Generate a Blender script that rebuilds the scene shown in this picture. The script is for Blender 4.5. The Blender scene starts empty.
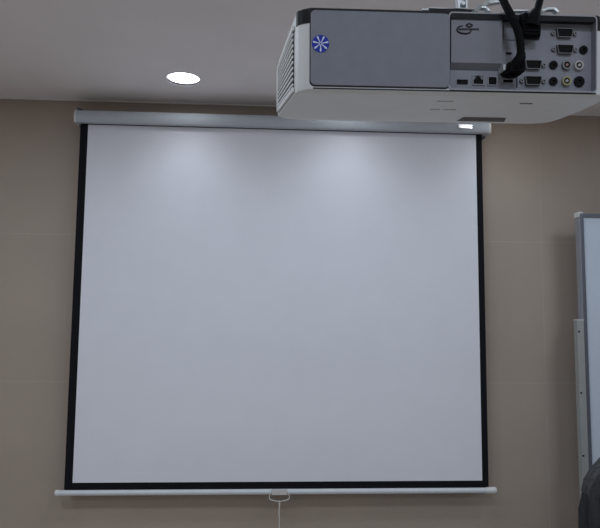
import bpy, bmesh, math, random
from mathutils import Vector, Matrix, noise
random.seed(7)
PI = math.pi
C = bpy.context.scene.collection
FLOOR = 0.9                      # floor-to-screen-bottom height: all z below are written from the screen's lower edge
CEIL = 1.727 + FLOOR
WALL = 0.07                      # front face of the wall behind the screen

# ------------------------------------------------------------------ materials
def mat(name, col, rough=0.6, metal=0.0, var=0.04, scale=30.0, bump=0.0, bscale=200.0, spec=0.5, emit=None, estr=0.0, coat=0.0):
    m = bpy.data.materials.new(name); m.use_nodes = True
    nt = m.node_tree; N = nt.nodes; L = nt.links
    b = N['Principled BSDF']
    b.inputs['Roughness'].default_value = rough
    b.inputs['Metallic'].default_value = metal
    b.inputs['Specular IOR Level'].default_value = spec
    b.inputs['Coat Weight'].default_value = coat
    tc = N.new('ShaderNodeTexCoord')
    nz = N.new('ShaderNodeTexNoise'); nz.inputs['Scale'].default_value = scale; nz.inputs['Detail'].default_value = 3
    L.new(tc.outputs['Object'], nz.inputs['Vector'])
    rp = N.new('ShaderNodeValToRGB')
    lo = [max(0, c * (1 - var)) for c in col]; hi = [min(1, c * (1 + var)) for c in col]
    rp.color_ramp.elements[0].position = 0.3; rp.color_ramp.elements[1].position = 0.7
    rp.color_ramp.elements[0].color = (*lo, 1); rp.color_ramp.elements[1].color = (*hi, 1)
    L.new(nz.outputs['Fac'], rp.inputs['Fac']); L.new(rp.outputs['Color'], b.inputs['Base Color'])
    if bump:
        n2 = N.new('ShaderNodeTexNoise'); n2.inputs['Scale'].default_value = bscale; n2.inputs['Detail'].default_value = 2
        L.new(tc.outputs['Object'], n2.inputs['Vector'])
        bp = N.new('ShaderNodeBump'); bp.inputs['Strength'].default_value = bump; bp.inputs['Distance'].default_value = 0.002
        L.new(n2.outputs['Fac'], bp.inputs['Height']); L.new(bp.outputs['Normal'], b.inputs['Normal'])
    if emit:
        b.inputs['Emission Color'].default_value = (*emit, 1); b.inputs['Emission Strength'].default_value = estr
    return m

def tile_wall(name, base, joint, px, pz, ox, oz, w=0.0013):
    """large wall tiles with hairline pale joints"""
    m = mat(name, base, 0.62, var=0.05, scale=2.2, bump=0.15, bscale=90, spec=0.35)
    nt = m.node_tree; N = nt.nodes; L = nt.links; b = N['Principled BSDF']
    src = b.inputs['Base Color'].links[0].from_socket
    g = N.new('ShaderNodeNewGeometry'); s = N.new('ShaderNodeSeparateXYZ'); L.new(g.outputs['Position'], s.inputs[0])
    def line(sock, per, off):
        a = N.new('ShaderNodeMath'); a.operation = 'SUBTRACT'; L.new(sock, a.inputs[0]); a.inputs[1].default_value = off
        p = N.new('ShaderNodeMath'); p.operation = 'PINGPONG'; L.new(a.outputs[0], p.inputs[0]); p.inputs[1].default_value = per / 2
        c = N.new('ShaderNodeMath'); c.operation = 'LESS_THAN'; L.new(p.outputs[0], c.inputs[0]); c.inputs[1].default_value = w
        return c.outputs[0]
    mx = N.new('ShaderNodeMath'); mx.operation = 'MAXIMUM'
    L.new(line(s.outputs['X'], px, ox), mx.inputs[0]); L.new(line(s.outputs['Z'], pz, oz), mx.inputs[1])
    mix = N.new('ShaderNodeMixRGB'); L.new(mx.outputs[0], mix.inputs['Fac'])
    L.new(src, mix.inputs['Color1']); mix.inputs['Color2'].default_value = (*joint, 1)
    L.new(mix.outputs['Color'], b.inputs['Base Color'])
    return m

M = dict(
    wall=tile_wall('beige wall tile', (0.392, 0.328, 0.275), (0.44, 0.38, 0.33), 2.60, 0.666, 1.237, 0.424 + FLOOR),
    side_wall=mat('beige plaster', (0.42, 0.37, 0.33), 0.8, var=0.05, scale=3),
    ceiling=mat('white ceiling paint', (0.87, 0.83, 0.825), 0.9, var=0.03, scale=3, bump=0.1, bscale=120),
    floor=mat('grey floor tile', (0.53, 0.48, 0.44), 0.5, var=0.08, scale=4),
    trim=mat('white trim paint', (0.75, 0.73, 0.70), 0.5),
    fabric=mat('matte white screen cloth', (0.73, 0.745, 0.80), 0.9, var=0.012, scale=9, bump=0.12, bscale=700, spec=0.2),
    border=mat('black screen border', (0.006, 0.006, 0.009), 0.85, spec=0.2),
    casing=mat('white enamelled casing', (0.49, 0.535, 0.58), 0.75, var=0.02, spec=0.12),
    cap=mat('white plastic cap', (0.68, 0.69, 0.68), 0.5),
    bar=mat('white enamelled bar', (0.60, 0.64, 0.67), 0.4),
    silverplate=mat('bright silver plate', (0.97, 0.97, 0.98), 0.30, metal=0.9),
    clear=mat('pale plastic', (0.62, 0.60, 0.58), 0.4),
    diffuser=mat('lamp diffuser', (0.95, 0.95, 0.97), 0.5, emit=(0.96, 0.97, 1.0), estr=7.0),
    baffle=mat('grey lamp baffle', (0.035, 0.035, 0.04), 1.0, spec=0.0),
    lampring=mat('white lamp ring', (0.8, 0.8, 0.82), 0.4),
    body=mat('warm white projector plastic', (0.70, 0.72, 0.73), 0.45, var=0.02, bump=0.05, bscale=900),
    panel=mat('grey rear panel', (0.215, 0.228, 0.272), 0.55, var=0.04, scale=60, bump=0.1, bscale=900),
    tray=mat('grey socket panel', (0.265, 0.275, 0.325), 0.55, var=0.03),
    block=mat('grey raised panel', (0.225, 0.235, 0.275), 0.55, var=0.03),
    lip=mat('pale lip', (0.36, 0.38, 0.42), 0.5),
    dark=mat('dark glossy plastic', (0.010, 0.011, 0.016), 0.45, var=0.1, spec=0.2),
    black=mat('black plastic', (0.004, 0.004, 0.006), 0.6, var=0.1, spec=0.15),
    rubber=mat('black cable sheath', (0.0025, 0.0025, 0.004), 0.6, var=0.1, spec=0.10),
    metal=mat('nickel shell', (0.20, 0.20, 0.21), 0.4, metal=0.8),
    silver=mat('galvanised steel', (0.72, 0.76, 0.78), 0.35, metal=0.55, var=0.08),
    yellow=mat('yellow jack insert', (0.36, 0.34, 0.20), 0.5),
    red=mat('red jack insert', (0.32, 0.20, 0.19), 0.5),
    white=mat('white jack insert', (0.44, 0.45, 0.46), 0.5),
    ink=mat('black ink', (0.012, 0.012, 0.016), 0.6),
    blue=mat('blue sticker', (0.022, 0.04, 0.42), 0.5, spec=0.2),
    pale=mat('white sticker print', (0.72, 0.80, 1.0), 0.4),
    faint=mat('grey slot', (0.48, 0.48, 0.49), 0.6),
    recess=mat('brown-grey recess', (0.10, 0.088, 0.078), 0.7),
    boardframe=mat('grey aluminium frame', (0.13, 0.145, 0.18), 0.45, metal=0.3),
    boardside=mat('pale grey aluminium', (0.34, 0.36, 0.41), 0.45, metal=0.3),
    board=mat('white enamel writing surface', (0.58, 0.65, 0.75), 0.25, var=0.015, scale=4),
    post=mat('grey steel post', (0.36, 0.38, 0.38), 0.5, metal=0.2),
    cloth=mat('dark grey jacket cloth', (0.034, 0.035, 0.037), 0.9, var=0.25, scale=50, bump=0.5, bscale=300, spec=0.2),
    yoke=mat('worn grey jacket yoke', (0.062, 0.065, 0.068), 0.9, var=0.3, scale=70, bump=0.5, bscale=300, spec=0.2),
    chair=mat('black chair mesh', (0.02, 0.02, 0.022), 0.7),
)

# ------------------------------------------------------------------ mesh helpers
def box(bm, c, s, R=None, bev=0.0):
    r = bmesh.ops.create_cube(bm, size=1.0)
    vs = r['verts']
    bmesh.ops.scale(bm, vec=Vector(s), verts=vs)
    if bev:
        es = list({e for v in vs for e in v.link_edges})
        q = bmesh.ops.bevel(bm, geom=es, offset=bev, segments=2, profile=0.7, affect='EDGES')
        vs = list({v for f in q['faces'] for v in f.verts} | {v for v in vs if v.is_valid})
    if R: bmesh.ops.transform(bm, matrix=R, verts=vs)
    bmesh.ops.translate(bm, vec=Vector(c), verts=vs)

def lohi(bm, a, b, bev=0.0):
    box(bm, [(p + q) / 2 for p, q in zip(a, b)], [abs(q - p) for p, q in zip(a, b)], bev=bev)

def tube(bm, pts, rad, n=12, cap=True):
    """a round tube along a polyline; rad a number or one per point"""
    pts = [Vector(p) for p in pts]
    if not hasattr(rad, '__len__'): rad = [rad] * len(pts)
    rings = []; up = None
    for i, p in enumerate(pts):
        t = (pts[min(i + 1, len(pts) - 1)] - pts[max(i - 1, 0)]).normalized()
        if up is None:
            up = Vector((0, 0, 1)) if abs(t.z) < 0.9 else Vector((1, 0, 0))
        u = (up - t * up.dot(t)).normalized(); w = t.cross(u); up = u
        rings.append([bm.verts.new(p + (u * math.cos(2 * PI * k / n) + w * math.sin(2 * PI * k / n)) * rad[i]) for k in range(n)])
    for a, b in zip(rings, rings[1:]):
        for k in range(n): bm.faces.new((a[k], a[(k + 1) % n], b[(k + 1) % n], b[k]))
    if cap:
        bm.faces.new(rings[0][::-1]); bm.faces.new(rings[-1])

def loft(bm, rings, cap0=True, cap1=True, closed=True):
    vs = [[bm.verts.new(p) for p in r] for r in rings]
    n = len(vs[0])
    for a, b in zip(vs, vs[1:]):
        for k in range(n if closed else n - 1): bm.faces.new((a[k], a[(k + 1) % n], b[(k + 1) % n], b[k]))
    if cap0: bm.faces.new(vs[0][::-1])
    if cap1: bm.faces.new(vs[-1])
    return vs

def rrect(hw0, hw1, z0, z1, r, n=5):
    """rounded rectangle in x,z"""
    o = []
    for cx, cz, a0 in ((hw1 - r, z1 - r, 0), (hw0 + r, z1 - r, 90), (hw0 + r, z0 + r, 180), (hw1 - r, z0 + r, 270)):
        for k in range(n):
            a = math.radians(a0 + 90 * k / (n - 1)); o.append((cx + r * math.cos(a), cz + r * math.sin(a)))
    return o

def smooth(pts, n=8):
    """Catmull-Rom through the points"""
    P = [Vector(p) for p in pts]; P = [P[0] * 2 - P[1]] + P + [P[-1] * 2 - P[-2]]; o = []
    for i in range(1, len(P) - 2):
        for k in range(n):
            t = k / n; a, b, c, d = P[i - 1:i + 3]
            o.append(0.5 * ((2 * b) + (c - a) * t + (2 * a - 5 * b + 4 * c - d) * t * t + (3 * b - a - 3 * c + d) * t ** 3))
    return o + [P[-2]]

def obj(name, bm, m, parent=None, soft=None):
    bmesh.ops.recalc_face_normals(bm, faces=bm.faces[:])
    me = bpy.data.meshes.new(name); bm.to_mesh(me); bm.free()
    o = bpy.data.objects.new(name, me); C.objects.link(o); me.materials.append(m)
    if soft:
        for p in me.polygons: p.use_smooth = True
        me.set_sharp_from_angle(angle=math.radians(soft))
    if parent: o.parent = parent
    return o

def tag(o, label, cat, group=None):
    o['label'] = label; o['category'] = cat; o['kind'] = 'thing'
    if group: o['group'] = group
    return o

def thing(name, label, cat, loc=(0, 0, 0), group=None):
    o = bpy.data.objects.new(name, None); C.objects.link(o); o.location = loc; o.empty_display_size = 0.05
    return tag(o, label, cat, group)

def struct(name, bm, m):
    o = obj(name, bm, m); o['kind'] = 'structure'; return o

def BM(): return bmesh.new()

# ------------------------------------------------------------------ camera (a phone held at eye height, tipped up a little)
def axes(y, p, r):
    y, p, r = map(math.radians, (y, p, r))
    fw = Vector((math.sin(y) * math.cos(p), math.cos(y) * math.cos(p), math.sin(p)))
    rt = Vector((math.cos(y), -math.sin(y), 0)); up = rt.cross(fw)
    return math.cos(r) * rt + math.sin(r) * up, -math.sin(r) * rt + math.cos(r) * up, fw
RT, UP, FW = axes(3.1875, 5.4202, 0.5364)
EYE = Vector((-0.07775, -2.71591, 0.70398 + FLOOR))
cam = bpy.data.cameras.new('camera'); co = bpy.data.objects.new('camera', cam); C.objects.link(co)
cam.sensor_width = 36; cam.sensor_fit = 'HORIZONTAL'; cam.lens = 36.0; cam.clip_start = 0.05
m4 = Matrix((RT, UP, -FW)).transposed().to_4x4(); m4.translation = EYE; co.matrix_world = m4
bpy.context.scene.camera = co

# ------------------------------------------------------------------ the room
X0, X1, Y0 = -2.3, 2.9, -5.6
def slab(name, a, b, m):
    bm = BM(); lohi(bm, a, b); return struct(name, bm, m)
slab('floor', (X0 - .1, Y0 - .1, -.1), (X1 + .1, WALL + .1, 0), M['floor'])
LY = -0.213
LX = (-0.4445, 0.280, 1.005)
bm = BM(); lohi(bm, (X0 - .1, Y0 - .1, CEIL + .03), (X1 + .1, WALL + .1, CEIL + .1))
lp_ = [bm.verts.new(p) for p in ((X0 - .1, Y0 - .1, CEIL), (X1 + .1, Y0 - .1, CEIL), (X1 + .1, WALL + .1, CEIL), (X0 - .1, WALL + .1, CEIL))]
ed = [bm.edges.new((lp_[i], lp_[(i + 1) % 4])) for i in range(4)]
for x in LX:                                            # round cut-outs for the downlights
    lo_ = [bm.verts.new((x + .072 * math.cos(2 * PI * k / 48), LY + .072 * math.sin(2 * PI * k / 48), CEIL)) for k in range(48)]
    hi_ = [bm.verts.new((v.co.x, v.co.y, CEIL + .03)) for v in lo_]
    for k in range(48): bm.faces.new((lo_[k], lo_[(k + 1) % 48], hi_[(k + 1) % 48], hi_[k]))
    ed += [bm.edges.get((lo_[k], lo_[(k + 1) % 48])) for k in range(48)]
bmesh.ops.triangle_fill(bm, use_beauty=True, edges=ed)
struct('ceiling', bm, M['ceiling'])
slab('wall_front', (X0 - .1, WALL, 0), (X1 + .1, WALL + .1, CEIL), M['wall'])
slab('wall_left', (X0 - .1, Y0, 0), (X0, WALL, CEIL), M['side_wall'])
slab('wall_right', (X1, Y0, 0), (X1 + .1, WALL, CEIL), M['side_wall'])
slab('wall_back', (X0 - .1, Y0 - .1, 0), (X1 + .1, Y0, CEIL), M['side_wall'])
slab('trim_1', (X0, WALL - .005, CEIL - .006), (X1, WALL, CEIL), M['trim'])
slab('baseboard_front', (X0, WALL - .012, 0), (X1, WALL, .09), M['trim'])

# ------------------------------------------------------------------ recessed downlights in a row along the wall
def downlight(x, y, label):
    t = thing('recessed_downlight', label, 'ceiling light', (x, y, CEIL), 'recessed downlights along the screen wall')
    bm = BM(); prof = [(.070, 0), (.0705, -.0006), (.073, -.0012), (.077, -.0008), (.079, 0)]
    n = 48
    loft(bm, [[(r * math.cos(2 * PI * k / n), r * math.sin(2 * PI * k / n), z) for r, z in prof] for k in range(n)] +
             [[(r, 0, z) for r, z in prof]], False, False, True)
    bmesh.ops.remove_doubles(bm, verts=bm.verts[:], dist=1e-5)
    obj('rim', bm, M['lampring'], t, 50)
    bm = BM(); loft(bm, [[(q * math.cos(2 * PI * k / n), q * math.sin(2 * PI * k / n), z) for k in range(n)] for q, z in ((.0703, 0), (.0698, .0165), (.0716, .0165), (.0716, 0))], False, False)
    obj('baffle', bm, M['baffle'], t, 50)
    bm = BM(); loft(bm, [[(.0698 * math.cos(2 * PI * k / n), .0698 * math.sin(2 * PI * k / n), z) for k in range(n)] for z in (.010, .016)])
    obj('diffuser', bm, M['diffuser'], t)
    return t
downlight(LX[0], LY, 'round white lit downlight in the ceiling above the left part of the screen')
downlight(LX[1], LY, 'round lit downlight of the row hidden behind the left half of the projector')
downlight(LX[2], LY, 'round lit downlight of the row hidden behind the right half of the projector')
def lamp(kind, name, loc, watts, **k):
    l = bpy.data.lights.new(name, kind); l.energy = watts; l.color = k.pop('color', (0.79, 0.885, 1.0))
    for a, v in k.items(): setattr(l, a, v)
    o = bpy.data.objects.new(name, l); C.objects.link(o); o.location = loc; return o
for x in LX:                                            # the beam of each lamp of the row
    lamp('SPOT', 'downlight_beam', (x, LY, CEIL - .012), 5.0, spot_size=math.radians(122), spot_blend=1.0, shadow_soft_size=.09)
for x in (-1.15, 0.25, 1.65):                           # the room's other ceiling lamps, above and behind the viewer
    for y, wt in ((-.97, 4.2), (-1.75, 4.2), (-3.2, 7.0), (-4.7, 7.0)):
        lamp('AREA', 'ceiling_lamp', (x, y, CEIL - .01), wt * (2.7 if x < 0 and -2 < y < -1 else 0.8 if x < 0 else 1), shape='DISK', size=.34)

# ------------------------------------------------------------------ pull-down projector screen
Z = FLOOR
scr = thing('projector_screen', 'white pull-down projector screen with black border hanging on the beige wall', 'projector screen', (0, 0, Z))
def wave(x, z): return 0.0
bm = BM()
nx, nz = 60, 40
def sheet(bm, x0, x1, z0, z1, y, t=.0006, nx=1, nz=1):
    lohi(bm, (x0, y - t, z0), (x1, y + t, z1))
sheet(bm, -.9, .9, 0, 1.62, 0)
obj('screen_fabric', bm, M['fabric'], scr)
bm = BM()
sheet(bm, -.9345, -.9, -.030, 1.62, 0, .0007); sheet(bm, .9, .9285, -.030, 1.62, 0, .0007); sheet(bm, -.9, .9, -.030, 0, 0, .0007)
obj('black_border', bm, M['border'], scr)
# casing: an extruded housing, flat back and rounded front
def casing_ring(x, g=0.0):
    pr = [(.045, 1.650), (.045, 1.5885), (.020, 1.588), (-.022, 1.588), (-.0285, 1.5895), (-.0315, 1.593), (-.037, 1.612), (-.036, 1.618), (-.028, 1.636), (-.022, 1.645), (-.010, 1.650)]
    return [(x, y + (g if y < 0.01 else -g) * -1, z + (g if z > 1.61 else -g)) for y, z in pr]
bm = BM(); loft(bm, [casing_ring(-.946), casing_ring(.953)])
obj('casing', bm, M['casing'], scr, 35)
for xa, xb in ((-.9545, -.946), (.953, .961)):
    bm = BM(); loft(bm, [casing_ring(xa, .0015), casing_ring(xb, .0015)]); e = obj('end_cap', bm, M['cap'], scr, 35)
    xm = (xa + xb) / 2
    bm = BM(); xm -= .012 * (1 if xm > 0 else -1); lohi(bm, (xm - .008, -.02, 1.650), (xm + .008, .05, 1.660)); lohi(bm, (xm - .008, .0455, 1.590), (xm + .008, .0695, 1.660)); lohi(bm, (xm - .008, .02, 1.580), (xm + .008, .0695, 1.588))
    obj('wall_bracket', bm, M['boardframe'], scr)
bm = BM(); lohi(bm, (-.93, -.009, 1.5868), (.928, .009, 1.589)); obj('slot_shadow', bm, M['border'], scr)  # solid black strip: the shadow in the casing's cloth slot, put in as colour
# nameplate that catches the lamp above it
bm = BM(); lohi(bm, (-.034, -.0012, -.009), (.034, .0012, .009), .0008)
bmesh.ops.transform(bm, matrix=Matrix.Translation((.838, -.0378, 1.6145)) @ Matrix.Rotation(math.radians(5), 4, 'Z') @ Matrix.Rotation(math.radians(-5), 4, 'X'), verts=bm.verts[:])
pl = obj('nameplate', bm, M['silverplate'], scr); pl['label'] = 'bright silver nameplate'
# bottom bar
bm = BM(); tube(bm, [(-.958, 0, -.0425), (.945, 0, -.0425)], .0118, 20); obj('bottom_bar', bm, M['bar'], scr, 40)
for xa, xb, s in ((-.972, -.957, -1), (.915, .962, 1)):
    bm = BM(); p = [(xa, .0138), (xb, .0138)] if s < 0 else [(xa, .0135), (xb - .006, .0148), (xb, .012)]
    if s < 0: p = [(xa, .010), (xa + .003, .0128), (xb, .0128)]
    tube(bm, [(x, 0, -.0425) for x, r in p], [r for x, r in p], 20); obj('bar_end_cap', bm, M['cap'], scr, 40)
# pull handle
hx = -.008
bm = BM(); lohi(bm, (hx - .034, -.020, -.052), (hx + .034, -.004, -.030), .002)
for k in range(-3, 4): lohi(bm, (hx + k * .009 - .0012, -.0215, -.050), (hx + k * .009 + .0012, -.019, -.034))
hd = obj('pull_handle', bm, M['clear'], scr)
lp = smooth([(hx - .036, -.012, -.040), (hx - .043, -.014, -.055), (hx - .041, -.015, -.070), (hx - .020, -.015, -.077), (hx, -.015, -.080),
             (hx + .020, -.015, -.077), (hx + .041, -.015, -.070), (hx + .043, -.014, -.055), (hx + .036, -.012, -.040)])
bm = BM(); tube(bm, lp, .0021, 8); obj('handle_loop', bm, M['clear'], hd, 60)
bm = BM(); tube(bm, [(hx, -.015, -.077), (hx + .001, -.015, -.088), (hx + .0005, -.015, -.11), (hx - .0015, -.015, -.125), (hx + .001, -.0145, -.15), (hx, -.014, -.47)],
                [.0055, .004, .0026, .0034, .0025, .0025], 8); obj('pull_cord', bm, M['clear'], hd, 60)

# ------------------------------------------------------------------ whiteboard on a stand, right
wb = thing('whiteboard', 'tall white enamel whiteboard with grey aluminium frame at the right edge', 'whiteboard', (2.05, -.08, 0))
def W(a, b): return (a[0] - 2.05, a[1] + .08, a[2] + Z), (b[0] - 2.05, b[1] + .08, b[2] + Z)
bl, br, bt, bb = 1.3385, 2.78, 1.203, -.30
bm = BM(); lohi(bm, *W((bl + .010, -.094, bb + .01), (br - .01, -.068, bt - .010))); obj('writing_surface', bm, M['board'], wb)
bm = BM()
lohi(bm, *W((bl, -.100, bt - .018), (br, -.062, bt)), .0015); lohi(bm, *W((bl, -.100, bb), (br, -.062, bb + .018)), .0015)
lohi(bm, *W((bl + .001, -.1005, bb), (bl + .017, -.080, bt - .001)), .0015); lohi(bm, *W((br - .017, -.100, bb), (br, -.062, bt)), .0015)
obj('frame', bm, M['boardframe'], wb)
bm = BM(); lohi(bm, *W((bl - .0012, -.099, bb), (bl + .004, -.058, bt - .02)), .001); obj('frame_side', bm, M['boardside'], wb)
bm = BM(); lohi(bm, *W((bl - .004, -.098, bt - .018), (bl + .016, -.056, bt + .007)), .002); fc = obj('corner_cap', bm, M['cap'], wb); fc['label'] = 'white plastic corner cap'
bm = BM(); lohi(bm, *W((br - .016, -.098, bt - .018), (br + .004, -.056, bt + .007)), .002); obj('corner_cap', bm, M['cap'], wb)
for sx, xe in ((-1, bl - .002), (1, br + .002)):
    a, b = (xe - .031, xe) if sx < 0 else (xe, xe + .031)
    bm = BM(); lohi(bm, *W((a, -.106, -Z + .08), (b, -.076, .718)), .0015); po = obj('stand_post', bm, M['post'], wb)
    bm = BM(); lohi(bm, *W((a - .001, -.107, .718), (b + .001, -.075, .722)), .001); obj('post_cap', bm, M['cap'], po)
    for zz in (.668, .40, .13, -.14):
        bm = BM(); tube(bm, [((a + b) / 2 - .008 - 2.05, -.1075 + .08, zz + Z), ((a + b) / 2 - .008 - 2.05, -.1045 + .08, zz + Z)], .0042, 12)
        obj('bolt_hole', bm, M['black'], po)
    bm = BM(); lohi(bm, *W((a, -.40, -Z + .05), (b, .03, -Z + .085)), .003); f = obj('stand_foot', bm, M['post'], wb)
    for yy in (-.38, .01):
        bm = BM(); tube(bm, [((a + b) / 2 - .011 - 2.05, yy + .08, .026), ((a + b) / 2 + .011 - 2.05, yy + .08, .026)], .0255, 20); obj('caster', bm, M['black'], f, 40)

# ------------------------------------------------------------------ chair with a jacket over its back, lower right corner
CX, CY = 1.305, -.60
ch = thing('office_chair', 'black office chair under the dark grey jacket beside the whiteboard', 'chair', (CX, CY, 0))
bm = BM(); loft(bm, [[(x, y, z) for x, y in ((-w, -.0 + d), (-w * .6, -.03 + d), (w * .6, -.03 + d), (w, d), (w * .6, .012 + d), (-w * .6, .012 + d))]
                     for w, d, z in ((.16, .0, .56), (.20, .0, .62), (.21, .0, .85), (.19, .0, 1.03), (.12, .0, 1.10))])
obj('backrest', bm, M['chair'], ch, 60)
bm = BM(); box(bm, (0, -.27, .47), (.46, .44, .08), bev=.03); obj('seat', bm, M['chair'], ch, 60)
bm = BM(); tube(bm, smooth([(0, -.2, .43), (0, -.03, .43), (0, .03, .5), (0, .02, .62)]), .018, 10); obj('back_support', bm, M['chair'], ch, 60)
bm = BM(); tube(bm, [(0, -.27, .06), (0, -.27, .44)], .028, 14); obj('gas_column', bm, M['chair'], ch, 60)
for k in range(5):
    a = 2 * PI * k / 5 + .3; d = Vector((math.cos(a), math.sin(a), 0)); o = Vector((0, -.27, 0))
    bm = BM(); tube(bm, [o + Vector((0, 0, .10)), o + d * .28 + Vector((0, 0, .065))], [.026, .016], 10); l = obj('base_leg', bm, M['chair'], ch, 60)
    bm = BM(); s = d.cross(Vector((0, 0, 1))) * .02; p = o + d * .28 + Vector((0, 0, .028)); tube(bm, [p - s, p + s], .028, 16); obj('caster', bm, M['black'], l, 40)

jk = thing('jacket', 'dark grey jacket with soft folds hung in the bottom right corner before the whiteboard', 'jacket', (CX, CY, .637))
def jrow(z, hw, dp, amp, nn=72):
    o = []
    for k in range(nn):
        a = 2 * PI * k / nn; c, s = math.cos(a), math.sin(a)
        x = hw * math.copysign(abs(c) ** .75, c); y = dp * math.copysign(abs(s) ** .75, s)
        f = amp * (math.sin(9 * a + z * 3) + .6 * math.sin(17 * a - z * 5) + .5 * math.sin(5 * a + 1))
        o.append((x * (1 + f * .35), y * (1 + f * 1.1), z))
    return o
prof = [(.62, .238, .082, .25), (.74, .242, .085, .24), (.84, .245, .088, .2), (.92, .247, .088, .15), (.985, .248, .084, .07), (1.03, .246, .080, .025),
        (1.07, .222, .073, .012), (1.105, .190, .064, .006), (1.135, .155, .055, .0), (1.16, .115, .047, .0), (1.175, .075, .04, 0)]
bm = BM()
loft(bm, [[(x, y, z - .62) for x, y, z in jrow(*p)] for p in prof], False, True)
obj('jacket_body', bm, M['cloth'], jk, 80)
# yoke: a paler worn band over the shoulders
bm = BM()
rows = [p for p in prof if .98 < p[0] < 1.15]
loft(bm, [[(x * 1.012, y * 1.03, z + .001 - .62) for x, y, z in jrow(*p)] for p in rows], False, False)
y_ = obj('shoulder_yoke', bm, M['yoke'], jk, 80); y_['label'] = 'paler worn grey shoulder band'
for s in (-1, 1):
    bm = BM(); q = smooth([(s * .205, -.03, .440), (s * .234, -.04, .385), (s * .245, -.05, .28), (s * .248, -.055, .12), (s * .248, -.055, .02)], 6)
    n = len(q); tube(bm, q, [.015 + .006 * min(1, i / 8) + .002 * math.sin(i * 1.3) for i in range(n)], 14); obj('sleeve', bm, M['cloth'], jk, 60)
bm = BM(); tube(bm, smooth([(-.085, -.03, .543), (-.06, -.045, .565), (0, -.05, .57), (.06, -.045, .565), (.085, -.03, .548)]), .016, 12); obj('collar', bm, M['cloth'], jk, 60)

# ------------------------------------------------------------------ projector on a ceiling pole
D = 0.735                                             # distance of its back from the eye, along the view
SA, TH = math.radians(0.23), math.radians(3.19)       # it hangs parallel to the wall
OPX = 455.7
R1 = RT * math.cos(SA) - UP * math.sin(SA)
PX = R1 * math.cos(TH) + FW * math.sin(TH); PY = FW * math.cos(TH) - R1 * math.sin(TH); PZ = RT * math.sin(SA) + UP * math.cos(SA)
ORI = EYE + (FW + RT * (OPX - 300) / 600 + UP * (264 - 93.6) / 600) * D
PM = Matrix((PX, PY, PZ)).transposed().to_4x4(); PM.translation = ORI
def P(px, py, dy=0.0):
    """a measured point on a plane dy behind the projector's back, as local x, z (metres)"""
    d = FW + RT * (px - 300) / 600 + UP * (264 - py) / 600
    q = EYE + d * ((dy - (EYE - ORI).dot(PY)) / d.dot(PY)) - ORI
    return q.dot(PX), q.dot(PZ)
pj = thing('projector', 'grey and white data projector hung near the ceiling with sockets and cables at its back', 'projector')
pj.matrix_world = PM

RX0, RX1 = P(449.5, 53)[0], P(595.5, 53)[0]           # socket recess
RZ0, RZ1 = P(523, 90.2)[1], P(523, 15.2)[1]
RD = 0.010
st = [(0, .1805, .1805, .002, .097), (.003, .188, .188, .0008, .0985), (.007, .193, .193, .0, .099), (.014, .1955, .1955, 0, .0985), (.05, .2018, .1965, 0, .0925),
      (.09, .2086, .194, 0, .085), (.115, .2128, .190, 0, .0800), (.129, .2152, .1865, 0, .0770), (.133, .2142, .185, .0000, .076), (.145, .2040, .180, .0008, .074),
      (.160, .180, .165, .0030, .070), (.172, .160, .150, .010, .063), (.182, .150, .140, .022, .052)]
bm = BM()
vs = loft(bm, [[(x, y, z) for x, z in rrect(-hl, hr, a, b, .0018)] for y, hl, hr, a, b in st], False, True)
outer = vs[0]
hole = [bm.verts.new((x, 0, z)) for x, z in rrect(RX0, RX1, RZ0, RZ1, .004)]
edges = []
for ring in (outer, hole):
    for i in range(len(ring)):
        e = bm.edges.get((ring[i], ring[(i + 1) % len(ring)])) or bm.edges.new((ring[i], ring[(i + 1) % len(ring)])); edges.append(e)
bmesh.ops.triangle_fill(bm, use_beauty=True, edges=edges)
bo = obj('housing', bm, M['body'], pj, 28)

# underside details: recessed lens notch near the front, fine slots
def under(bm, px0, px1, py, dy, h=.0008, w=.003):
    a = P(px0, py, dy)[0]; b = P(px1, py, dy)[0]; lohi(bm, (a, dy - w / 2, -h), (b, dy + w / 2, .001))
bm = BM()
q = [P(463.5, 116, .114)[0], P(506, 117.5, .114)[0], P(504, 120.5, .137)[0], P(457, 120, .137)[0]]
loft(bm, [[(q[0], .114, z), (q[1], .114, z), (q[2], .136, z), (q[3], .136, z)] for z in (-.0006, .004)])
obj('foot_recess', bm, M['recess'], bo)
for a in ((520, 532, 99, .037, .0025), (437, 453, 98.5, .034, .002), (430, 440, 106.5, .075, .002), (443, 456, 107, .075, .002)):
    bm = BM(); under(bm, *a[:4], w=a[4]); obj('slot', bm, M['boardframe' if a[0] == 520 else 'faint'], bo)
# top lid
bm = BM(); loft(bm, [[(x, y, z) for x, z in rrect(-hl + .004, hr - .004, b - .006, b + .0022, .002)] for y, hl, hr, a, b in [(-.0008, .184, .184, 0, .0978)] + st[1:10]])
obj('top_cover', bm, M['dark'], pj, 30)
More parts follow.
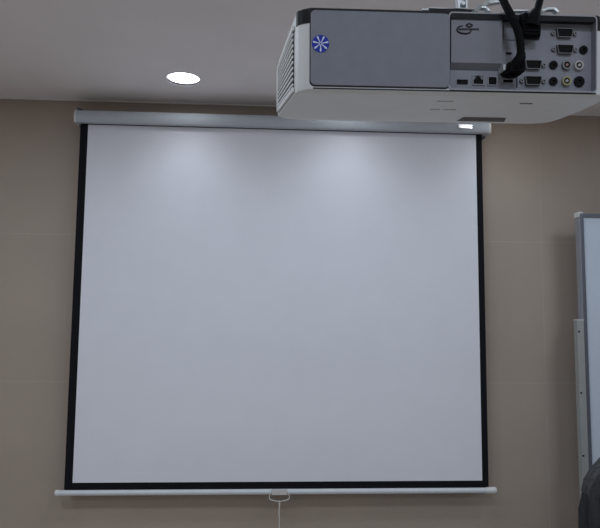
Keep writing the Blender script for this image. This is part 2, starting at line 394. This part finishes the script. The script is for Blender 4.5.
# dark corner windows
for s in (-1, 1):
    bm = BM(); pts = [(.1785, -.0008), (.1882, .0022), (.1937, .0066), (.1955, .0125)]; inn = [(.1785, .004), (.185, .007), (.188, .010), (.190, .0135)]
    ring = [(s * x, y) for x, y in pts] + [(s * x, y) for x, y in inn[::-1]]
    loft(bm, [[(x, y, z) for x, y in ring] for z in (.0815, .0985)]); obj('corner_window', bm, M['dark'], pj)
    # vent on the flank
    A = Vector((s * (.1971 if s < 0 else .1963), .020, 0)); B = Vector((s * (.2148 if s < 0 else .1892), .123, 0)); dr = (B - A).normalized(); nr = Vector((s * dr.y * s, -dr.x * 1, 0)) if s > 0 else Vector((-dr.y, dr.x, 0))
    nr = Vector((s * dr.y, -s * dr.x, 0))
    def F(t, z, h): return A + (B - A) * t + nr * h + Vector((0, 0, z))
    def pz(t): return .080 + (.064 - .080) * t
    bm = BM(); loft(bm, [[F(0.03, .010, h), F(.93, .010, h), F(.93, pz(.93), h), F(0.03, pz(0), h)] for h in (-.001, .0006)])
    v = obj('side_vent', bm, M['dark'], pj)
    bm = BM()
    n = 10
    for k in range(n):
        f = (k + .5) / n; w = .0015
        z0 = .010 + f * (pz(0) - .010); z1 = .010 + f * (pz(.93) - .010)
        loft(bm, [[F(0.03, z0 - w, h), F(.93, z1 - w * .8, h), F(.93, z1 + w * .8, h), F(0.03, z0 + w, h)] for h in (0, .0022)])
    loft(bm, [[F(.93, .004, h), F(1.0, .004, h), F(1.0, .068, h), F(.93, .069, h)] for h in (0, .0026)])
    loft(bm, [[F(0.0, .004, h), F(1.0, .004, h), F(1.0, .0095, h), F(0, .0095, h)] for h in (0, .0026)])
    loft(bm, [[F(0.0, .0805, h), F(1.0, .0635, h), F(1.0, .068, h), F(0, .086, h)] for h in (0, .0026)])
    obj('vent_grille', bm, M['body'], v)

# rear panel, left: a plain grey door with a dark seam
a0, a1 = P(310.6, 49)[0], P(449.3, 49)[0]; b0, b1 = P(380, 86.6)[1], P(380, 12.2)[1]
bm = BM(); loft(bm, [[(x, y, z) for x, z in rrect(a0 - .0012, a1 + .0008, b0 - .0014, b1 + .0012, .006)] for y in (.001, -.0006)]); obj('panel_seam', bm, M['dark'], pj)
bm = BM(); loft(bm, [[(x, y, z) for x, z in rrect(a0 + d, a1 - d, b0 + d, b1 - d, .0055)] for y, d in ((.0005, 0), (-.0012, 0), (-.0018, .0006))]); rp = obj('rear_panel', bm, M['panel'], pj)
# pale upper edge of the panel
# round blue sticker with a white seven-armed burst
sx, sz = P(320.5, 44.3); R0 = .0105
bm = BM(); loft(bm, [[(sx + R0 * math.cos(2 * PI * k / 40), y, sz + R0 * math.sin(2 * PI * k / 40)) for k in range(40)] for y in (-.0017, -.0023)])
sk = obj('round_sticker', bm, M['blue'], pj); sk['label'] = 'round blue sticker with a white burst'
bm = BM()
for k in range(7):
    a = -PI / 2 + 2 * PI * k / 7; d = Vector((math.cos(a), 0, math.sin(a))); e = Vector((-d.z, 0, d.x)); c = Vector((sx, 0, sz))
    sh = [(.0010, .0004), (.0055, .0006), (.0078, .0011), (.0092, .0009), (.0098, 0)]
    ring = [c + d * r + e * w for r, w in sh] + [c + d * r - e * w for r, w in sh[-2::-1]]
    loft(bm, [[(p.x, y, p.z) for p in ring] for y in (-.0021, -.0027)])
obj('burst_print', bm, M['pale'], sk)

# socket recess
bm = BM()
o_ = rrect(RX0, RX1, RZ0, RZ1, .004); loft(bm, [[(x, y, z) for x, z in o_] for y in (.0, RD)], False, True)
io = obj('socket_panel', bm, M['tray'], pj, 30)
bm = BM()
r1 = rrect(RX0, RX1, RZ0, RZ1, .004); r2 = rrect(RX0 - .0016, RX1 + .0016, RZ0 - .0016, RZ1 + .0016, .005)
for i in range(len(r1)):
    j = (i + 1) % len(r1)
    loft(bm, [[(r1[i][0], y, r1[i][1]), (r1[j][0], y, r1[j][1]), (r2[j][0], y, r2[j][1]), (r2[i][0], y, r2[i][1])] for y in (.0003, -.0012)])
bmesh.ops.remove_doubles(bm, verts=bm.verts[:], dist=1e-6)
obj('recess_lip', bm, M['lip'], pj)
# dark seam running under both panels
bm = BM(); lohi(bm, (P(313, 90)[0], -.0008, RZ0 - .0034), (P(596, 92)[0], .001, RZ0 - .0021)); obj('lower_seam', bm, M['dark'], pj)
# raised block carrying the emblem
x0, x1 = P(451.5, 50)[0], P(502.5, 50)[0]; z0, z1 = P(477, 62.5)[1], P(477, 18.2)[1]
bm = BM(); loft(bm, [[(x0, y, z) for y, z in ((.0012, z0), (.0012, z1 - .001), (.0022, z1), (RD + .001, z1), (RD + .001, z0 - .0075))], [(x1, y, z) for y, z in ((.0012, z0), (.0012, z1 - .001), (.0022, z1), (RD + .001, z1), (RD + .001, z0 - .0075))]]); blk = obj('raised_cover', bm, M['block'], pj)
# emblem: an open swoosh ring, a row of small strokes and a small pointed oval above
ex, ez = P(469, 29.3); em = []
bm = BM(); u = 1 / 600 * D
def E(px, py): x, z = P(px, py); return Vector((x, .0008, z))
tube(bm, smooth([E(463, 25.6), E(459.5, 26.2), E(457.4, 28.6), E(458.2, 31.2), E(461.5, 32.8), E(466, 33.3), E(469.5, 32.6), E(471.2, 30.8), E(471.4, 29.6)], 5), [.0006 + .0004 * math.sin(PI * i / 40) for i in range(41)], 8)
for k, (h, w) in enumerate(((1.6, .9), (1.2, .8), (1.8, .7), (1.2, .9), (1.5, .8), (1.2, .8), (1.9, .7), (1.2, .9), (1.2, .9), (1.2, .9), (1.4, .8), (1.2, .9))):
    p = E(459.8 + k * 1.72, 28.9 + (0.0 if k < 7 else .05)); lohi(bm, (p.x - w * u, .0004, p.z - h * u * .62), (p.x + w * u * .55, .0016, p.z + h * u * .62))
tube(bm, smooth([E(466.2, 25.1), E(469.3, 23.4), E(472.6, 25.1), E(469.3, 26.6), E(466.2, 25.1)], 5), .0008, 8)
obj('emblem', bm, M['ink'], blk)
# panel beside the power socket
x0, x1 = P(503.5, 30, RD)[0], P(515, 30, RD)[0]; z0, z1 = P(509, 40, RD)[1], P(509, 17.5, RD)[1]
bm = BM(); lohi(bm, (x0, RD - .0015, z0), (x1, RD + .001, z1)); obj('label_plate', bm, M['panel'], io)
bm = BM(); x, z = P(508.7, 53.5, RD); lohi(bm, (x - .0035, RD - .0006, z - .0012), (x + .0035, RD + .001, z + .0012)); obj('lock_slot', bm, M['black'], io)
bm = BM(); x, z = P(516.7, 82, RD); lohi(bm, (x - .0005, RD - .001, z - .007), (x + .0005, RD + .001, z + .007)); obj('divider', bm, M['dark'], io)

def disc(bm, x, z, r, y0, y1, n=20, hole=0):
    if hole:
        prof = [(hole, y1), (hole, y0), (r, y0), (r, y1)]
        loft(bm, [[(x + q * math.cos(2 * PI * k / n), y, z + q * math.sin(2 * PI * k / n)) for q, y in prof] for k in range(n + 1)], False, False)
        bmesh.ops.remove_doubles(bm, verts=bm.verts[:], dist=1e-7)
    else: tube(bm, [(x, y0, z), (x, y1, z)], r, n)
def dshell(x, z, w, h, y):
    return [(x + sx * w, y, z + sz * h) for sx, sz in ((-1, .72), (-.93, 1), (.93, 1), (1, .72), (.86, -.72), (.78, -1), (-.78, -1), (-.86, -.72))]
def vga(px, py, screws=(-1, 1)):
    x, z = P(px, py, RD)
    bm = BM(); loft(bm, [dshell(x, z, .0108, .0058, RD), dshell(x, z, .0106, .0056, RD - .0042), dshell(x, z, .0099, .0049, RD - .0042), dshell(x, z, .0099, .0049, RD - .0005)], False, False)
    p = obj('vga_socket', bm, M['metal'], io, 40)
    bm = BM(); loft(bm, [dshell(x, z, .0098, .0048, RD), dshell(x, z, .0098, .0048, RD - .0030)]); obj('socket_insert', bm, M['black'], p)
    for s in screws:
        bm = BM(); disc(bm, x + s * .0140, z, .0028, RD - .003, RD + .0004, 6, .0012); disc(bm, x + s * .0140, z, .0013, RD - .0008, RD + .0004, 10)
        obj('screw_post', bm, M['metal'], p)
vga(563.5, 33.8); vga(564, 50); vga(532.3, 65.4, (1,)); vga(532.3, 81.3)
def jack(px, py, r, m=None, inner='black', name='audio_jack'):
    x, z = P(px, py, RD); r *= 1.2567e-3
    if m:
        bm = BM(); disc(bm, x, z, r, RD - .004, RD + .0004, 24, r * .68); p = obj(name, bm, M[m], io, 40)
        bm = BM(); disc(bm, x, z, r * .69, RD - .0012, RD + .0004, 20); q = obj('jack_insert', bm, M['black'], p, 40)
        bm = BM(); disc(bm, x, z, r * .30, RD - .0042, RD, 14); obj('jack_pin', bm, M[inner], p, 40)
    else:
        bm = BM(); disc(bm, x, z, r, RD - .0022, RD + .0004, 24, r * .35); disc(bm, x, z, r * .4, RD - .0008, RD + .0004, 12); obj(name, bm, M['black'], io, 40)
jack(583, 50.2, 4.1); jack(553, 65.3, 4.2); jack(552.9, 81.6, 4.2)
jack(578.7, 81.8, 5.3, None, name='round_din_socket')
jack(565.6, 65.7, 4.6, 'metal', 'red', 'red_audio_socket'); jack(577.8, 66, 4.6, 'white', 'white', 'white_audio_socket'); jack(565.6, 81.6, 4.6, 'yellow', 'white', 'yellow_video_socket')
def rect_port(name, px0, px1, py0, py1, m='black', ring=.0008, rm='metal', notch=False):
    a, zt = P(px0, py0, RD); b, zb = P(px1, py1, RD)
    bm = BM(); r = ring
    for q in (((a - r, zb - r), (b + r, zb)), ((a - r, zt), (b + r, zt + r)), ((a - r, zb), (a, zt)), ((b, zb), (b + r, zt))):
        lohi(bm, (q[0][0], RD - .0015, q[0][1]), (q[1][0], RD + .0005, q[1][1]))
    p = obj(name, bm, M[rm], io)
    bm = BM()
    if notch:
        h = zt - zb; w = b - a
        ring_ = [(a, zb), (b, zb), (b, zb + h * .55), (b - w * .22, zb + h * .55), (b - w * .22, zb + h * .8), (b - w * .36, zb + h * .8), (b - w * .36, zt), (a + w * .36, zt), (a + w * .36, zb + h * .8), (a + w * .22, zb + h * .8), (a + w * .22, zb + h * .55), (a, zb + h * .55)]
        loft(bm, [[(x, y, z) for x, z in ring_] for y in (RD - .0007, RD + .0005)])
    else: lohi(bm, (a, RD - .0007, zb), (b, RD + .0005, zt))
    obj('socket_opening', bm, M[m], p)
rect_port('usb_socket', 457.3, 467.2, 80.2, 83.6, ring=.0005, rm='dark')
rect_port('network_socket', 473.0, 483, 75.6, 84.4, notch=True, ring=.0010, rm='lip')
rect_port('usb_square_socket', 488.2, 496.2, 77.2, 85.0, ring=.0009, rm='lip')
rect_port('hdmi_socket', 502.6, 512.5, 79.8, 83.2, ring=.0010, rm='lip')
rect_port('hdmi_socket', 504, 516, 68.5, 72.0, ring=.0010)
x, z = P(529, 27, RD); bm = BM(); lohi(bm, (x - .013, RD - .002, z - .016), (x + .013, RD + .0005, z + .013), .001); obj('power_socket', bm, M['dark'], io)

# ------------------------------------------------------------------ ceiling mount
def wp(px, py, dy): x, z = P(px, py, dy); return PM @ Vector((x, dy, z))
base = PM @ Vector((P(461, 8, .075)[0], .075, .098))
mt = thing('ceiling_mount', 'silver steel pole mount with black plate holding the projector from the ceiling', 'projector mount', (base.x, base.y, CEIL))
inv = Matrix.Translation(-Vector((base.x, base.y, CEIL)))
def madd(name, bm, m, par=mt, soft=None, local=True):
    bmesh.ops.transform(bm, matrix=(inv @ PM) if local else inv, verts=bm.verts[:]); return obj(name, bm, m, par, soft)
xa, za = P(428, 8.2, .030); xb, zb_ = P(473, 9.2, .030); zt = (za + zb_) / 2 + .0012
bm = BM(); loft(bm, [[(xa + d, y, z), (xb - d, y, z), (xb - d, y + .030, z), (xa + d, y + .030, z)] for y, z, d in ((.030, zt - .0085, 0), (.030, zt - .001, 0), (.031, zt, .002))]); madd('mount_plate', bm, M['dark'])
bm = BM(); xm = (xa + xb) / 2; tube(bm, [(xm, .046, .0965), (xm, .046, zt - .008)], .013, 20); madd('standoff', bm, M['dark'], soft=40)
xp, zp = P(461.3, 5, .040); w = .0062
bm = BM()
lohi(bm, (xp - w, .034, zt), (xp - w + .0026, .046, zt + .05)); lohi(bm, (xp + w - .0022, .034, zt), (xp + w, .046, zt + .05)); lohi(bm, (xp - w, .044, zt), (xp + w, .046, zt + .05)); lohi(bm, (xp - w, .034, zt), (xp + w, .046, zt + .002))
tube(bm, [(xp + .001, .034, zt + .0085), (xp + .001, .045, zt + .0085)], .0024, 10)
madd('pole_bracket', bm, M['silver'])
top = Vector((base.x, base.y, CEIL)); low = PM @ Vector((xp, .040, zt + .045))
bm = BM(); tube(bm, [low, Vector((low.x, low.y, CEIL - .03))], .0125, 20); madd('pole', bm, M['silver'], soft=40, local=False)
bm = BM(); tube(bm, [Vector((low.x, low.y, CEIL - .035)), Vector((low.x, low.y, CEIL - .012)), Vector((low.x, low.y, CEIL - .0005))], [.018, .06, .065], 32); madd('ceiling_flange', bm, M['silver'], soft=30, local=False)
def flat_arm(pts, w=.0055, t=.0012):
    bm = BM()
    for p, q in zip(pts, pts[1:]):
        p, q = Vector(p), Vector(q); d = (q - p).normalized(); s = Vector((0, 1, 0)) * w; n = d.cross(s).normalized() * t
        loft(bm, [[p - s - n, p + s - n, p + s + n, p - s + n], [q - s - n, q + s - n, q + s + n, q - s + n]])
    return bm
def L(px, py, dy): x, z = P(px, py, dy); return (x, dy, z)
madd('mount_arm', flat_arm([L(473.5, 11.8, .020), L(480, 7.5, .024), L(488, 3.2, .03), L(500, 1.2, .034)], .004, .0024), M['silver'])
madd('mount_arm', flat_arm([L(480, 8, .024), L(486, 8.8, .016), L(488.5, 12.3, .010)], .004, .0013), M['silver'])
madd('mount_arm', flat_arm([L(503, 12.4, .008), L(512, 11.6, .008), L(528, 11.4, .008)], .004, .0010), M['silver'])
madd('mount_arm', flat_arm([L(541, 11.9, .008), L(546, 9.8, .009), L(553, 9.4, .009), L(557, 12.9, .008)], .004, .0014), M['silver'])
madd('mount_arm', flat_arm([L(421, 10.8, .008), L(428, 10.4, .012)], .004, .0010), M['silver'])

# ------------------------------------------------------------------ cables
def cable(name, label, pts, r, nn=8):
    o = thing(name, label, 'cable'); o.location = PM.translation
    iv = Matrix.Translation(-PM.translation)
    bm = BM(); tube(bm, [iv @ p for p in smooth(pts, nn)], r, 12); obj('cable_sheath', bm, M['rubber'], o, 60)
    return o, iv
pole = Vector((low.x, low.y, 0))
h_pts = [wp(519.5, 66, -.017), wp(520, 60, -.019), wp(520.8, 52, -.018), wp(520.2, 42, -.017), wp(517.5, 30, -.016), wp(512, 17, -.014), wp(505, 4, -.008), wp(497, -14, .01), wp(486, -36, .04)]
e = h_pts[-1]; h_pts += [Vector((pole.x + .04, pole.y - .05, e.z + .12)), Vector((pole.x + .05, pole.y - .05, CEIL - .2)), Vector((pole.x + .10, pole.y - .05, CEIL - .004))]
hc, iv = cable('hdmi_cable', 'thick black video cable plugged low in the projector and looping up left', h_pts, .0046)
def cpart(name, bm, m, o, soft=None):
    bmesh.ops.transform(bm, matrix=iv @ PM, verts=bm.verts[:]); return obj(name, bm, m, o, soft)
bm = BM(); a, zt = P(507, 63, -.012); b, zb = P(523, 73.5, -.012); lohi(bm, (a, -.020, zb), (b, .006, zt), .003)
cpart('plug', bm, M['rubber'], hc, 60)
bm = BM(); tube(bm, [L(521, 53, -.018), L(520.5, 57, -.019), L(518.5, 62, -.018), L(515, 67, -.014)], [.0052, .0062, .0078, .0085], 14); cpart('strain_relief', bm, M['rubber'], hc, 60)
bm = BM(); tube(bm, [L(523.5, 49.5, -.019), L(520, 49, -.019)], .0038, 10); cpart('cable_clip', bm, M['rubber'], hc, 60)
bm = BM(); tube(bm, smooth([L(503.5, 68, .012), L(502.8, 73, .006), L(507, 75.8, -.004), L(514, 75.8, -.010), L(520, 72.5, -.012)], 5), .0030, 10); cpart('plug_strap', bm, M['rubber'], hc, 60)
bm = BM(); a, zt = P(503, 65, -.006); b, zb = P(508, 70.5, -.006); lohi(bm, (a, -.008, zb), (b, RD - .001, zt), .0006); m_ = cpart('plug_shell', bm, M['silver'], hc); m_['label'] = 'bare metal plug end'
p_pts = [wp(533, 24, -.006), wp(535, 17, -.008), wp(537.5, 9, -.006), wp(540.5, -3, -.002), wp(543, -20, .01), wp(538, -45, .04)]
e = p_pts[-1]; p_pts += [Vector((pole.x + .09, pole.y, e.z + .16)), Vector((pole.x + .09, pole.y + .02, CEIL - .2)), Vector((pole.x + .13, pole.y + .03, CEIL - .004))]
pc, iv = cable('power_cable', 'black power cable rising straight from the square plug at the projector top edge', p_pts, .0045)
bm = BM(); a, zt = P(520.5, 12.5, -.004); b, zb = P(540.5, 38, -.004)
loft(bm, [[(x, y, z) for x, z in rrect(a + d, b - d, zb + d * 2, zt - d, .003)] for y, d in ((RD - .003, .002), (.004, .0005), (-.004, 0), (-.008, .0015))]); cpart('plug', bm, M['rubber'], pc, 40)
bm = BM(); tube(bm, [L(531, 26, -.005), L(533, 18, -.006), L(536.5, 10, -.006)], [.0095, .009, .0055], 12); cpart('strain_relief', bm, M['rubber'], pc, 50)
bm = BM()
for k in range(4): lohi(bm, (a + .003, -.0092, zb + .006 + k * .0042), (b - .003, -.0075, zb + .0075 + k * .0042))
cpart('grip', bm, M['rubber'], pc)

# ------------------------------------------------------------------ world and view
w = bpy.data.worlds.new('world'); bpy.context.scene.world = w; w.use_nodes = True
w.node_tree.nodes['Background'].inputs[0].default_value = (0, 0, 0, 1)
vs_ = bpy.context.scene.view_settings
vs_.view_transform = 'Standard'; vs_.look = 'None'; vs_.gamma = 1; vs_.use_curve_mapping = False; vs_.exposure = 0.0
